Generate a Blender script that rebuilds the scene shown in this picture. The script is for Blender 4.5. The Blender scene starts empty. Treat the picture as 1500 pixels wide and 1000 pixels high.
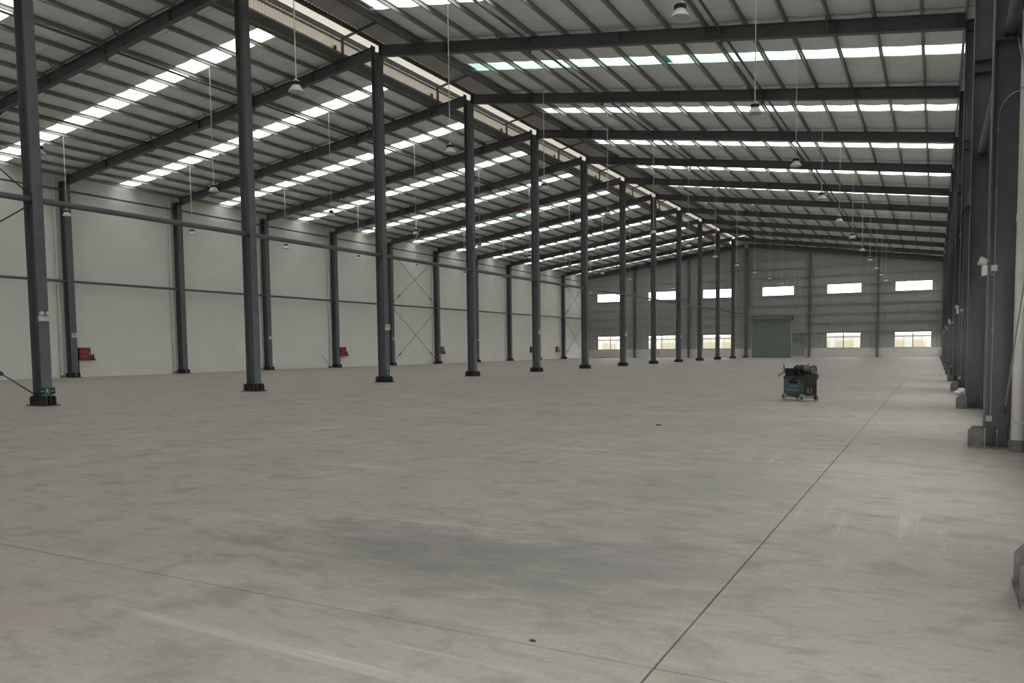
import bpy, math, random
from mathutils import Vector, Matrix, noise
random.seed(7)
SC = bpy.context.scene
COL = SC.collection

# ------------------------------------------------------------------ camera
def make_camera():
    yaw, pitch, roll, f = 0.4727, -0.0627, -0.0093, 1119.78
    fw = Vector((-math.sin(yaw)*math.cos(pitch), math.cos(yaw)*math.cos(pitch), math.sin(pitch)))
    r = Vector((math.cos(yaw), math.sin(yaw), 0)); u = r.cross(fw)
    r2 = r*math.cos(roll)+u*math.sin(roll); u2 = -r*math.sin(roll)+u*math.cos(roll)
    cd = bpy.data.cameras.new('camera'); co = bpy.data.objects.new('camera', cd); COL.objects.link(co)
    m = Matrix((r2, u2, -fw)).transposed().to_4x4(); m.translation = (23.857, -13.5655, 1.5807)
    co.matrix_world = m
    cd.sensor_width = 36; cd.sensor_fit = 'HORIZONTAL'; cd.lens = f*36/1500
    cd.shift_x = -47.24/1500; cd.shift_y = 80.13/1500
    cd.clip_start = 0.05; cd.clip_end = 600
    SC.camera = co
make_camera()

# ------------------------------------------------------------------ sky and exposure
w = bpy.data.worlds.new('sky'); SC.world = w; w.use_nodes = True
bg = w.node_tree.nodes['Background']
bg.inputs['Color'].default_value = (1.0, 0.985, 0.955, 1)          # even overcast
bg.inputs['Strength'].default_value = 6.6
SC.view_settings.view_transform = 'Standard'; SC.view_settings.look = 'None'
SC.view_settings.gamma = 1; SC.view_settings.use_curve_mapping = False
SC.view_settings.exposure = 0.0
SC.cycles.max_bounces = 10; SC.cycles.diffuse_bounces = 6; SC.cycles.transparent_max_bounces = 16

# ------------------------------------------------------------------ materials
def mat(name, color, rough=0.6, metal=0.0, var=0.0, scale=4.0, bump=0.0, bscale=30.0, spec=0.4, stretch=(1, 1, 1)):
    m = bpy.data.materials.new(name); m.use_nodes = True
    nt = m.node_tree; b = nt.nodes['Principled BSDF']
    b.inputs['Base Color'].default_value = (*color, 1); b.inputs['Roughness'].default_value = rough
    b.inputs['Metallic'].default_value = metal; b.inputs['Specular IOR Level'].default_value = spec
    if var or bump:
        tc = nt.nodes.new('ShaderNodeTexCoord'); mp = nt.nodes.new('ShaderNodeMapping')
        mp.inputs['Scale'].default_value = stretch
        nt.links.new(tc.outputs['Object'], mp.inputs['Vector'])
    if var:
        n = nt.nodes.new('ShaderNodeTexNoise'); n.inputs['Scale'].default_value = scale; n.inputs['Detail'].default_value = 5
        nt.links.new(mp.outputs[0], n.inputs['Vector'])
        r = nt.nodes.new('ShaderNodeValToRGB')
        r.color_ramp.elements[0].position = .3; r.color_ramp.elements[1].position = .7
        r.color_ramp.elements[0].color = (*[c*(1-var) for c in color], 1)
        r.color_ramp.elements[1].color = (*[min(1, c*(1+var)) for c in color], 1)
        nt.links.new(n.outputs['Fac'], r.inputs['Fac']); nt.links.new(r.outputs['Color'], b.inputs['Base Color'])
    if bump:
        n2 = nt.nodes.new('ShaderNodeTexNoise'); n2.inputs['Scale'].default_value = bscale; n2.inputs['Detail'].default_value = 4
        nt.links.new(mp.outputs[0], n2.inputs['Vector'])
        bp = nt.nodes.new('ShaderNodeBump'); bp.inputs['Strength'].default_value = bump; bp.inputs['Distance'].default_value = .02
        nt.links.new(n2.outputs['Fac'], bp.inputs['Height']); nt.links.new(bp.outputs['Normal'], b.inputs['Normal'])
    return m

def sheet_mat(name, tcol, dcol, fac):
    """translucent roofing sheet: part clear passage (tcol), part scattered (dcol)"""
    m = bpy.data.materials.new(name); m.use_nodes = True; nt = m.node_tree
    for n in list(nt.nodes):
        if n.type != 'OUTPUT_MATERIAL': nt.nodes.remove(n)
    out = [n for n in nt.nodes if n.type == 'OUTPUT_MATERIAL'][0]
    t = nt.nodes.new('ShaderNodeBsdfTransparent'); t.inputs['Color'].default_value = (*tcol, 1)
    d = nt.nodes.new('ShaderNodeBsdfTranslucent'); d.inputs['Color'].default_value = (*dcol, 1)
    df = nt.nodes.new('ShaderNodeBsdfDiffuse'); df.inputs['Color'].default_value = (*dcol, 1)
    a = nt.nodes.new('ShaderNodeMixShader'); a.inputs[0].default_value = .25
    nt.links.new(d.outputs[0], a.inputs[1]); nt.links.new(df.outputs[0], a.inputs[2])
    x = nt.nodes.new('ShaderNodeMixShader'); x.inputs[0].default_value = fac
    nt.links.new(t.outputs[0], x.inputs[1]); nt.links.new(a.outputs[0], x.inputs[2])
    nt.links.new(x.outputs[0], out.inputs[0])
    return m

def glass_mat():
    m = bpy.data.materials.new('window_glass'); m.use_nodes = True; nt = m.node_tree
    for n in list(nt.nodes):
        if n.type != 'OUTPUT_MATERIAL': nt.nodes.remove(n)
    out = [n for n in nt.nodes if n.type == 'OUTPUT_MATERIAL'][0]
    t = nt.nodes.new('ShaderNodeBsdfTransparent'); t.inputs['Color'].default_value = (.9, .93, .92, 1)
    g = nt.nodes.new('ShaderNodeBsdfGlossy'); g.inputs['Roughness'].default_value = .05
    x = nt.nodes.new('ShaderNodeMixShader'); x.inputs[0].default_value = .06
    nt.links.new(t.outputs[0], x.inputs[1]); nt.links.new(g.outputs[0], x.inputs[2]); nt.links.new(x.outputs[0], out.inputs[0])
    return m

def floor_mat():
    m = bpy.data.materials.new('concrete_floor'); m.use_nodes = True; nt = m.node_tree; N = nt.nodes.new; L = nt.links.new
    b = nt.nodes['Principled BSDF']; b.inputs['Roughness'].default_value = .62; b.inputs['Specular IOR Level'].default_value = .3
    g = N('ShaderNodeNewGeometry')
    def nz(scale, detail=6, dist=0.0, stretch=(1, 1, 1), rot=0):
        mp = N('ShaderNodeMapping'); mp.inputs['Scale'].default_value = stretch; mp.inputs['Rotation'].default_value[2] = rot
        L(g.outputs['Position'], mp.inputs['Vector'])
        n = N('ShaderNodeTexNoise'); n.inputs['Scale'].default_value = scale; n.inputs['Detail'].default_value = detail
        n.inputs['Distortion'].default_value = dist; n.inputs['Roughness'].default_value = .6
        L(mp.outputs[0], n.inputs['Vector']); return n.outputs['Fac']
    def ramp(src, p0, p1, c0=(0, 0, 0, 1), c1=(1, 1, 1, 1)):
        r = N('ShaderNodeValToRGB'); r.color_ramp.elements[0].position = p0; r.color_ramp.elements[1].position = p1
        r.color_ramp.elements[0].color = c0; r.color_ramp.elements[1].color = c1; L(src, r.inputs['Fac']); return r.outputs['Color']
    def mix(f, a, bb, mode='MIX'):
        x = N('ShaderNodeMix'); x.data_type = 'RGBA'; x.blend_type = mode
        for s, v in ((x.inputs[0], f), (x.inputs[6], a), (x.inputs[7], bb)):
            if hasattr(v, 'is_linked'): L(v, s)
            elif isinstance(v, tuple): s.default_value = v
            else: s.default_value = v
        return x.outputs[2]
    base = mix(ramp(nz(.16, 4, .6), .4, .6), (.405, .345, .325, 1), (.395, .362, .318, 1))        # pinkish and olive fields
    base = mix(ramp(nz(.7, 7, .4), .42, .72), base, (.45, .395, .37, 1))
    base = mix(ramp(nz(2.4, 9, .5, (.8, 1.1, 1), .4), .5, .68), base, (.30, .272, .25, 1))
    base = mix(ramp(nz(7, 6, .4, (.4, 1.5, 1), .38), .53, .7), base, (.32, .29, .265, 1))
    # pale trowel and tyre streaks
    st = mix(1.0, ramp(nz(2.6, 4, .5, (.10, 1.8, 1), .62), .58, .74), ramp(nz(.45, 3), .46, .62), 'MULTIPLY')
    base = mix(st, base, (.56, .52, .48, 1))
    st2 = mix(1.0, ramp(nz(3.2, 4, .4, (1.8, .12, 1), .25), .58, .74), ramp(nz(.4, 3, 0, (1, 1, 1), 1.0), .5, .64), 'MULTIPLY')
    base = mix(st2, base, (.53, .48, .45, 1))
    # worn grey-green patch beside the joints, broken up by trowel strokes
    def blot(cx, cy, sx, sy, lo, hi, amt, col, base):
        sp = N('ShaderNodeMapping'); sp.inputs['Location'].default_value = (-cx, -cy, 0); L(g.outputs['Position'], sp.inputs['Vector'])
        sc = N('ShaderNodeVectorMath'); sc.operation = 'MULTIPLY'; sc.inputs[1].default_value = (sx, sy, 1); L(sp.outputs[0], sc.inputs[0])
        ln = N('ShaderNodeVectorMath'); ln.operation = 'LENGTH'; L(sc.outputs[0], ln.inputs[0])
        ad = N('ShaderNodeMath'); ad.operation = 'ADD'; L(ln.outputs['Value'], ad.inputs[0])
        mm = N('ShaderNodeMath'); mm.operation = 'MULTIPLY'; mm.inputs[1].default_value = 2.2; L(nz(3.0, 9, .5, (.6, 1.3, 1), .42), mm.inputs[0]); L(mm.outputs[0], ad.inputs[1])
        rr = N('ShaderNodeMapRange'); rr.inputs['From Min'].default_value = lo; rr.inputs['From Max'].default_value = hi
        rr.inputs['To Min'].default_value = amt; rr.inputs['To Max'].default_value = 0; L(ad.outputs[0], rr.inputs['Value'])
        return mix(rr.outputs[0], base, col)
    base = blot(20.3, -8.75, .5, 1.0, 1.25, 2.15, .85, (.21, .208, .194, 1), base)
    base = blot(21.75, -8.6, .9, .8, 1.3, 2.2, .7, (.25, .245, .23, 1), base)
    base = blot(21.6, -5.2, .7, .35, 1.2, 2.2, .6, (.27, .265, .25, 1), base)
    fine = ramp(nz(26, 6), .3, .7, (.9, .9, .9, 1), (1.06, 1.06, 1.06, 1))
    base = mix(1.0, base, fine, 'MULTIPLY')
    L(base, b.inputs['Base Color'])
    bp = N('ShaderNodeBump'); bp.inputs['Strength'].default_value = .25; bp.inputs['Distance'].default_value = .004
    L(nz(9, 7, 1.0, (1, .5, 1), .4), bp.inputs['Height']); L(bp.outputs['Normal'], b.inputs['Normal'])
    L(ramp(nz(.6, 4), .3, .7, (.5, .5, .5, 1), (.72, .72, .72, 1)), b.inputs['Roughness'])
    return m

M = dict(
    steel=mat('dark_painted_steel', (.12, .13, .14), .5, 0, .1, 3, spec=.35),
    boot=mat('base_steel', (.05, .049, .046), .7, 0, .25, 9, bump=.2),
    purlin=mat('purlin_steel', (.33, .335, .305), .5, 0, .1, 5),
    panel=mat('roof_insulation', (.86, .91, .92), .6, 0, .03, 1.2, bump=.5, bscale=2.2),
    sheet=mat('roof_sheet', (.5, .5, .48), .6),
    skylight=sheet_mat('clear_skylight_sheet', (.88, .9, .89), (.85, .87, .86), .30),
    skytint=sheet_mat('aqua_skylight_sheet', (.52, .62, .605), (.6, .72, .7), .30),
    skyteal=sheet_mat('teal_skylight_sheet', (.05, .24, .2), (.05, .3, .25), .3),
    cream=sheet_mat('cream_monitor_sheet', (.06, .054, .045), (.13, .118, .098), .75),
    creamroof=sheet_mat('pale_monitor_skylight', (.09, .085, .075), (.2, .188, .165), .7),
    wallwhite=mat('white_wall_paint', (.74, .74, .70), .75, 0, .03, .6),
    plinth=mat('white_plinth_paint', (.62, .6, .585), .75, 0, .05, 1.5),
    gable=mat('grey_gable_sheet', (.34, .34, .33), .5, 0, .05, .7),
    girt=mat('gable_girt_steel', (.28, .28, .27), .45, 0, .1, 4),
    shutter=mat('green_grey_shutter', (.19, .215, .205), .5, 0, .05, 1),
    plinthgrey=mat('grey_door_paint', (.27, .275, .265), .55),
    floor=floor_mat(),
    joint=mat('joint_filler', (.1, .09, .085), .9),
    ground=mat('outside_ground', (.2, .175, .135), .9, 0, .2, .4),
    pvc=mat('white_plastic_pipe', (.66, .63, .6), .45, 0, .04, 3),
    white=mat('white_plastic', (.6, .6, .58), .4),
    lens=mat('lamp_lens', (.75, .75, .73), .2),
    cord=mat('pale_cord', (.75, .75, .73), .6),
    black=mat('black_casting', (.012, .012, .013), .5),
    shade=mat('prismatic_shade', (.6, .6, .59), .3, 0, .1, 30),
    conduit=mat('galvanised_conduit', (.5, .5, .52), .35, .2),
    red=mat('red_cabinet_paint', (.19, .02, .022), .4),
    dred=mat('dark_red_paint', (.1, .01, .012), .45),
    pink=mat('faded_lettering', (.3, .1, .1), .6),
    green=mat('exit_green', (.0, .13, .055), .4),
    mint=mat('exit_mint', (.35, .8, .55), .4),
    teal=mat('teal_machine_paint', (.06, .115, .128), .5, 0, .2, 6),
    tealtxt=mat('pale_lettering', (.28, .36, .4), .6),
    oily=mat('oily_black_iron', (.014, .012, .011), .38, .2, .4, 14, bump=.4),
    iron=mat('worn_bright_iron', (.2, .185, .16), .38, .6, .3, 12),
    grease=mat('greasy_grey_iron', (.06, .058, .055), .5, .3, .4, 18, bump=.5, bscale=40),
    rubber=mat('grey_wheel', (.46, .43, .37), .7, 0, .2, 12),
    wheelhub=mat('dark_wheel_hub', (.05, .045, .04), .6),
    bag=mat('white_plastic_bag', (.62, .61, .6), .5, 0, .15, 8, bump=.6, bscale=14),
    alum=mat('window_frame_metal', (.22, .22, .215), .5),
    wframe=mat('white_window_frame', (.7, .7, .69), .5),
    glass=glass_mat(),
    block=mat('plaster_building', (.36, .35, .33), .9, 0, .05, .3),
    block2=mat('tan_building_panel', (.31, .265, .2), .9),
    rust=mat('rusty_steel', (.11, .07, .05), .8, 0, .3, 8),
    dusty=mat('dusty_plate', (.2, .185, .175), .75, 0, .35, 7, bump=.3),
    gplate=mat('grey_gusset_steel', (.18, .172, .165), .7, 0, .4, 6),
)

# ------------------------------------------------------------------ mesh helpers
class MB:
    def __init__(s): s.v = []; s.f = []
    def add(s, vs, fs):
        o = len(s.v); s.v += [tuple(p) for p in vs]; s.f += [tuple(i+o for i in q) for q in fs]; return s
    def box(s, x0, x1, y0, y1, z0, z1):
        v = [(x0, y0, z0), (x1, y0, z0), (x1, y1, z0), (x0, y1, z0), (x0, y0, z1), (x1, y0, z1), (x1, y1, z1), (x0, y1, z1)]
        return s.add(v, [(0, 3, 2, 1), (4, 5, 6, 7), (0, 1, 5, 4), (1, 2, 6, 5), (2, 3, 7, 6), (3, 0, 4, 7)])
    def prism(s, poly, axis, a, b):
        """poly of 2-D points in the plane normal to axis, extruded from a to b"""
        n = len(poly)
        def P(p, c): return {'X': (c, p[0], p[1]), 'Y': (p[0], c, p[1]), 'Z': (p[0], p[1], c)}[axis]
        vs = [P(p, a) for p in poly]+[P(p, b) for p in poly]
        fs = [tuple(range(n))[::-1], tuple(range(n, 2*n))]+[(i, (i+1) % n, n+(i+1) % n, n+i) for i in range(n)]
        return s.add(vs, fs)
    def cyl(s, p, q, r, n=10, r2=None, caps=True):
        p, q = Vector(p), Vector(q); d = (q-p).normalized()
        a = d.orthogonal().normalized(); b = d.cross(a); r2 = r if r2 is None else r2
        vs = [p+(a*math.cos(t)+b*math.sin(t))*r for t in [2*math.pi*i/n for i in range(n)]]
        vs += [q+(a*math.cos(t)+b*math.sin(t))*r2 for t in [2*math.pi*i/n for i in range(n)]]
        fs = [(i, (i+1) % n, n+(i+1) % n, n+i) for i in range(n)]
        if caps: fs += [tuple(range(n))[::-1], tuple(range(n, 2*n))]
        return s.add(vs, fs)
    def tube(s, pts, r, n=8):
        for a, b in zip(pts, pts[1:]): s.cyl(a, b, r, n)
        return s
    def lathe(s, prof, c=(0, 0, 0), n=24):
        vs = []; fs = []
        for r, z in prof:
            vs += [(c[0]+r*math.cos(2*math.pi*i/n), c[1]+r*math.sin(2*math.pi*i/n), c[2]+z) for i in range(n)]
        for k in range(len(prof)-1):
            fs += [(k*n+i, k*n+(i+1) % n, (k+1)*n+(i+1) % n, (k+1)*n+i) for i in range(n)]
        return s.add(vs, fs)
    def bar(s, p, q, wd, hg, up=(0, 0, 1)):
        p, q = Vector(p), Vector(q); d = (q-p).normalized(); a = d.cross(Vector(up))
        if a.length < 1e-5: a = Vector((1, 0, 0))
        a.normalize(); b = a.cross(d); vs = []
        for c in (p, q):
            for sx, sz in ((-1, -1), (1, -1), (1, 1), (-1, 1)): vs.append(c+a*sx*wd/2+b*sz*hg/2)
        return s.add(vs, [(0, 1, 2, 3), (7, 6, 5, 4), (0, 4, 5, 1), (1, 5, 6, 2), (2, 6, 7, 3), (3, 7, 4, 0)])
    def mesh(s, name, m, smooth=False):
        me = bpy.data.meshes.new(name); me.from_pydata(s.v, [], s.f)
        me.materials.append(m if not isinstance(m, str) else M[m])
        me.validate(); me.update()
        import bmesh
        bm = bmesh.new(); bm.from_mesh(me); bmesh.ops.recalc_face_normals(bm, faces=bm.faces); bm.to_mesh(me); bm.free()
        if smooth:
            for p in me.polygons: p.use_smooth = True
            try: me.set_sharp_from_angle(angle=math.radians(35))
            except Exception: pass
        return me
    def build(s, name, m, parent=None, loc=(0, 0, 0), smooth=False):
        return place(name, s.mesh(name, m, smooth), parent, loc)

def place(name, me, parent=None, loc=(0, 0, 0), rot=(0, 0, 0)):
    o = bpy.data.objects.new(name, me); COL.objects.link(o); o.location = loc; o.rotation_euler = rot
    if parent is not None: o.parent = parent
    return o
def tag(o, label=None, cat=None, group=None, kind=None):
    if label: o['label'] = label
    if cat: o['category'] = cat
    if group: o['group'] = group
    if kind: o['kind'] = kind
    return o
def thing(name, label, cat, loc=(0, 0, 0), group=None, rz=0):
    o = bpy.data.objects.new(name, None); COL.objects.link(o); o.location = loc; o.rotation_euler[2] = rz
    o.empty_display_size = .2
    return tag(o, label, cat, group)
def copy_tree(src, loc, label, parent=None):
    """a thing with its parts and sub-parts; the copies share mesh data"""
    c = src.copy(); COL.objects.link(c)
    if parent is not None: c.parent = parent
    if loc is not None: c.location = loc
    if label: c['label'] = label
    for ch in KIDS[src.name]: copy_child(ch, c)
    return c
def copy_child(ch, parent):
    d = ch.copy(); COL.objects.link(d); d.parent = parent
    for g in KIDS.get(ch.name, []): copy_child(g, d)
KIDS = {}
def remember(root):
    KIDS[root.name] = list(root.children)
    for c in root.children: remember(c)
    return root
ORD = ['', 'first', 'second', 'third', 'fourth', 'fifth', 'sixth', 'seventh', 'eighth', 'ninth', 'tenth', 'eleventh', 'twelfth', 'thirteenth', 'fourteenth', 'fifteenth']
def struct(o): o['kind'] = 'structure'; return o

# ------------------------------------------------------------------ dimensions (metres; Y runs down the hall)
BAY = 8.0
Y0, Y1 = -16.0, 96.0
ROWS = range(-2, 13)
WALLX = 25.1
def ztop(x): return 15.93-.14*abs(x)          # top of rafters
SL = math.atan(.14)
PX = [2.38+1.485*k for k in range(15)]+[24.5]  # purlin lines
PH = .2
TIE = 6.1

# ------------------------------------------------------------------ floor
floor = struct(MB().box(-WALLX-.1, WALLX+.1, Y0-.2, Y1+.35, -.30, -.06).build('floor', 'joint'))
lanes = [-25.1]
x = 22.65
while x > -25: lanes.append(x); x -= 4.15
lanes = sorted(lanes)+[25.1]
for a, b in zip(lanes, lanes[1:]):
    wa = .007 if abs(a-22.65) < .01 else .004
    wb = .007 if abs(b-22.65) < .01 else .004
    for c, d, g0, g1 in ((Y0-.1, -10.05, 0, .006), (-10.05, Y1+.3, .006, 0)):
        MB().box(a+wa, b-wb, c+g0, d-g1, -.07, 0).build('floor_slab', 'floor', floor)

# ------------------------------------------------------------------ outside
struct(MB().box(-160, 160, -120, 260, -.5, -.31).build('ground', 'ground'))

# ------------------------------------------------------------------ long walls
wl = struct(MB().box(-WALLX-.15, -WALLX, Y0-.15, Y1+.3, -.06, ztop(WALLX)+.3).build('wall_left', 'wallwhite'))
def solid_wall(name, m, axis_x, holes, ylo, yhi, zhi):
    mb = MB(); cuts = sorted(set([ylo, yhi]+[h[0] for h in holes]+[h[1] for h in holes]))
    for a, b in zip(cuts, cuts[1:]):
        zs = [-.06]
        for h in sorted([h for h in holes if h[0] <= a+1e-6 and h[1] >= b-1e-6], key=lambda h: h[2]): zs += [h[2], h[3]]
        zs.append(zhi)
        for z0, z1 in zip(zs[::2], zs[1::2]): mb.box(axis_x, axis_x+.15, a, b, z0, z1)
    return struct(mb.build(name, m))
rholes = []
for i in range(-2, 12):
    y = i*BAY
    rholes += [(y+1.3, y+6.7, 1.25, 3.28), (y+1.85, y+6.15, 8.55, 9.8)]
solid_wall('wall_right', 'gable', WALLX, rholes, Y0-.15, Y1+.3, ztop(WALLX)+.3)

WN = [0]
def window(axis, pos, a, b, z0, z1, cols, rows, transom=None, fm='alum', centre='alum'):
    """framed window; axis 'Y' lies in a wall of constant Y, axis 'X' in a wall of constant X"""
    WN[0] += 1
    root = bpy.data.objects.new('window_%d' % WN[0], None); COL.objects.link(root); struct(root)
    root.location = (0, 0, 0)
    def bx(u0, u1, d0, d1, za, zb):
        return MB().box(u0, u1, pos+d0, pos+d1, za, zb) if axis == 'Y' else MB().box(pos+d0, pos+d1, u0, u1, za, zb)
    fr = MB()
    for u0, u1, za, zb in ((a, b, z0, z0+.06), (a, b, z1-.06, z1), (a, a+.06, z0, z1), (b-.06, b, z0, z1)):
        k = bx(u0, u1, 0, .09, za, zb); fr.add(k.v, k.f)
    fr.build('window_frame', M[fm], root)
    zt = [z0+.06, z1-.06] if rows == 1 else ([z0+.06, transom, z1-.06] if transom else [z0+.06, (z0+z1)/2, z1-.06])
    if rows == 2: bx(a+.06, b-.06, .02, .07, zt[1]-(.05 if transom else .02), zt[1]+(.05 if transom else .02)).build('transom', M[centre if transom else fm], root)
    us = [a+.06+(b-a-.12)*k/cols for k in range(cols+1)]
    for k in range(1, cols):
        mid = k*2 == cols
        t = (.05 if transom else .03) if mid else .02
        bx(us[k]-t, us[k]+t, .02, .07, z0+.06, (zt[1] if transom and not mid else z1-.06)).build('mullion', M[centre if mid else 'wframe'], root)
    for k in range(cols):
        for j in range(len(zt)-1):
            bx(us[k], us[k+1], .04, .046, zt[j], zt[j+1]).build('pane', 'glass', root)
    return root
for a, b, z0, z1 in rholes:
    window('X', WALLX+.03, a, b, z0, z1, 4, 1)

# front wall, behind the camera: unseen high windows patterned on the far gable, added to light the steel webs, and a narrow doorway standing open
UPW = [(-22.86, -18.6), (-14.61, -10.35), (-6.31, -2.06), (2.13, 6.43), (10.69, 15.01), (19.07, 23.4)]
mb = MB()
for a, b, z0, z1 in ((-25.25, 21.8, -.06, 4.2), (24.6, 25.25, -.06, 4.2), (-25.25, 25.25, 4.2, 8.55), (-25.25, 25.25, 9.8, 12.7)): mb.box(a, b, Y0-.15, Y0, z0, z1)
for a, b in zip([-25.25]+[q for _, q in UPW], [p for p, _ in UPW]+[25.25]): mb.box(a, b, Y0-.15, Y0, 8.55, 9.8)
mb.prism([(-25.25, 12.7), (25.25, 12.7), (2.5, 15.95), (2.5, 17.4), (-2.5, 17.4), (-2.5, 15.95)], 'Y', Y0-.15, Y0)
struct(mb.build('wall_front', 'gable'))
for a, b in UPW: window('Y', Y0-.1, a, b, 8.55, 9.8, 4, 1, fm='wframe', centre='wframe')

# ------------------------------------------------------------------ far gable wall
GY = Y1+.2
LOW = [UPW[0], UPW[1], UPW[2], UPW[4], UPW[5]]
SHUT = (.73, 6.15, 0, 5.3); PDOOR = (6.22, 7.88, 0, 3.26)
holes = [(a, b, 8.55, 9.8) for a, b in UPW]+[(a, b, 1.25, 3.28) for a, b in LOW]+[SHUT, PDOOR]
def gz(x): return ztop(x)+.33 if abs(x) > 2.3 else 17.3
mb = MB(); pitch = .25
prof = [(0, 0), (.09, 0), (.125, -.03), (.215, -.03), (.25, 0)]
xs = sorted(set([-25.2, 25.2]+[h[0] for h in holes]+[h[1] for h in holes]+[-2.3, 2.3]))
def yo(x):
    t = (x+25.2) % pitch
    for (p, a), (q, b) in zip(prof, prof[1:]):
        if p <= t <= q: return a+(b-a)*(t-p)/(q-p)
    return 0
for a, b in zip(xs, xs[1:]):
    hs = sorted([h for h in holes if h[0] <= a+1e-6 and h[1] >= b-1e-6], key=lambda h: h[2])
    k0 = math.floor((a+25.2)/pitch)
    pts = [a]+[p for k in range(k0, k0+int((b-a)/pitch)+3) for p in [-25.2+k*pitch+q for q, _ in prof[:-1]] if a+1e-4 < p < b-1e-4]+[b]
    zs = [1.25]
    for h in hs: zs += [h[2], h[3]]
    zs.append(None)
    for z0, z1 in zip(zs[::2], zs[1::2]):
        for p, q in zip(pts, pts[1:]):
            za = max(z0, 1.25)
            t0, t1 = (gz(p+1e-4), gz(q-1e-4)) if z1 is None else (z1, z1)
            if t0 <= za+1e-3: continue
            v = [(p, GY+yo(p), za), (q, GY+yo(q), za), (q, GY+yo(q), t1), (p, GY+yo(p), t0)]
            v += [(c[0], c[1]+.04, c[2]) for c in v]
            mb.add(v, [(0, 1, 2, 3), (7, 6, 5, 4), (0, 4, 5, 1), (3, 2, 6, 7)])
wf = struct(mb.build('wall_far', 'gable'))
for a, b in ((-25.1, .6), (8.0, 25.1)):
    MB().box(a, b, GY-.05, GY+.2, -.06, 1.25).build('plinth', 'plinth', wf)
GC = [-24.8, -16.75, -8.35, 0, 8.5, 17.05, 24.8]
gzs = [3.32+1.27*k for k in range(9)]
for a, b in zip(GC, GC[1:]):
    for z in gzs:
        segs = [(a+.1, b-.1)]
        for h in holes:
            if h[2] < z < h[3]-.01:
                ns = []
                for s0, s1 in segs:
                    if h[1] <= s0 or h[0] >= s1: ns.append((s0, s1)); continue
                    if h[0]-s0 > .1: ns.append((s0, h[0]))
                    if s1-h[1] > .1: ns.append((h[1], s1))
                segs = ns
        for s0, s1 in segs:
            zz = min(gz(s0), gz(s1))
            if z+.1 > zz-.7: continue
            m = MB(); m.box(s0, s1, GY-.18, GY-.03, z-.008, z+.008).box(s0, s1, GY-.18, GY-.172, z-.07, z).box(s0, s1, GY-.05, GY-.04, z, z+.06)
            m.build('girt', 'girt', wf)
for a, b in UPW: window('Y', GY-.02, a, b, 8.55, 9.8, 4, 2, fm='wframe', centre='wframe')
for a, b in LOW: window('Y', GY-.02, a, b, 1.25, 3.28, 4, 2, transom=2.72)

# roller shutter
d1 = struct(bpy.data.objects.new('door_1', None)); COL.objects.link(d1); d1.location = (3.44, GY, 0)
X0, X1 = SHUT[0]-3.44, SHUT[1]-3.44
sl = MB(); n = 53
for k in range(n):
    z = k*.1
    sl.prism([(-.035, z), (-.05, z+.03), (-.05, z+.07), (-.035, z+.1), (-.02, z+.1), (-.02, z)], 'X', X0+.05, X1-.05)
sl.build('shutter_curtain', 'shutter', d1)
for xx in (X0-.02, X1-.04): MB().box(xx, xx+.09, -.12, .02, 0, 5.75).build('guide_rail', 'conduit', d1)
MB().box(X0-.05, X1+.05, -.38, 0, 5.3, 5.62).build('shutter_housing', 'shutter', d1)
MB().box(X0+.05, X1-.05, -.07, -.02, 0, .09).build('bottom_bar', 'boot', d1)
MB().box(X1+.04, X1+.22, -.3, -.05, 5.15, 5.6).build('shutter_motor', 'boot', d1)
d2 = struct(bpy.data.objects.new('door_2', None)); COL.objects.link(d2); d2.location = (7.05, GY, 0)
A, B = PDOOR[0]-7.05, PDOOR[1]-7.05
MB().box(A+.06, B-.06, -.05, 0, .14, 1.9).build('door_leaf', 'plinthgrey', d2)
MB().box(A+.06, B-.06, -.05, 0, 1.9, 3.2).build('door_panel', 'shutter', d2)
fr = MB(); fr.box(A, A+.06, -.1, .05, 0, 3.26).box(B-.06, B, -.1, .05, 0, 3.26).box(A, B, -.1, .05, 3.2, 3.26); fr.build('door_frame', 'girt', d2)
MB().box(A, B, -.2, .05, 0, .13).build('threshold', 'plinth', d2)
MB().box(A+.06, B-.06, -.062, -.05, 1.9, 1.96).build('door_rail', 'girt', d2)
MB().cyl((A+.2, -.1, 1.3), (A+.2, -.1, 1.55), .02, 8).build('door_handle', 'conduit', d2)
for a, b in ((.6, .73), (7.88, 8.0)): MB().box(a, b, GY-.05, GY+.2, -.06, 1.25).build('plinth', 'plinth', wf)
mb = MB().box(6.15, 6.22, GY-.05, GY+.04, 0, 5.3)
mb.build('jamb', 'girt', wf)

# ------------------------------------------------------------------ roof
SKY = (2.75, 24.75)
def strip_mesh(side, x0, x1, wd, zoff, th, m, name, sag=.03):
    """one strip of sheet laid down the slope, hanging slightly between the purlins"""
    pts = [x0]
    lines = [p for p in PX if x0 < p < x1]
    allp = sorted(lines+[(a+b)/2 for a, b in zip(lines, lines[1:])])
    pts = [x0]+allp+[x1]; mids = set((a+b)/2 for a, b in zip(lines, lines[1:]))
    top = []; bot = []
    for p in pts:
        z = ztop(p)+zoff
        bot.append((p, z-(sag if p in mids else 0))); top.append((p, z+th))
    vs = []; fs = []; n = len(pts)
    for y in (0, wd):
        vs += [(side*p, y, z) for p, z in bot]+[(side*p, y, z) for p, z in top]
    for i in range(n-1):
        fs += [(i, i+1, 2*n+i+1, 2*n+i), (n+i, 3*n+i, 3*n+i+1, n+i+1), (i, n+i, n+i+1, i+1), (2*n+i, 2*n+i+1, 3*n+i+1, 3*n+i)]
    fs += [(0, 2*n, 3*n, n), (n-1, 2*n-1, 4*n-1, 3*n-1)]
    return MB().add(vs, fs).mesh(name, m)

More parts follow.
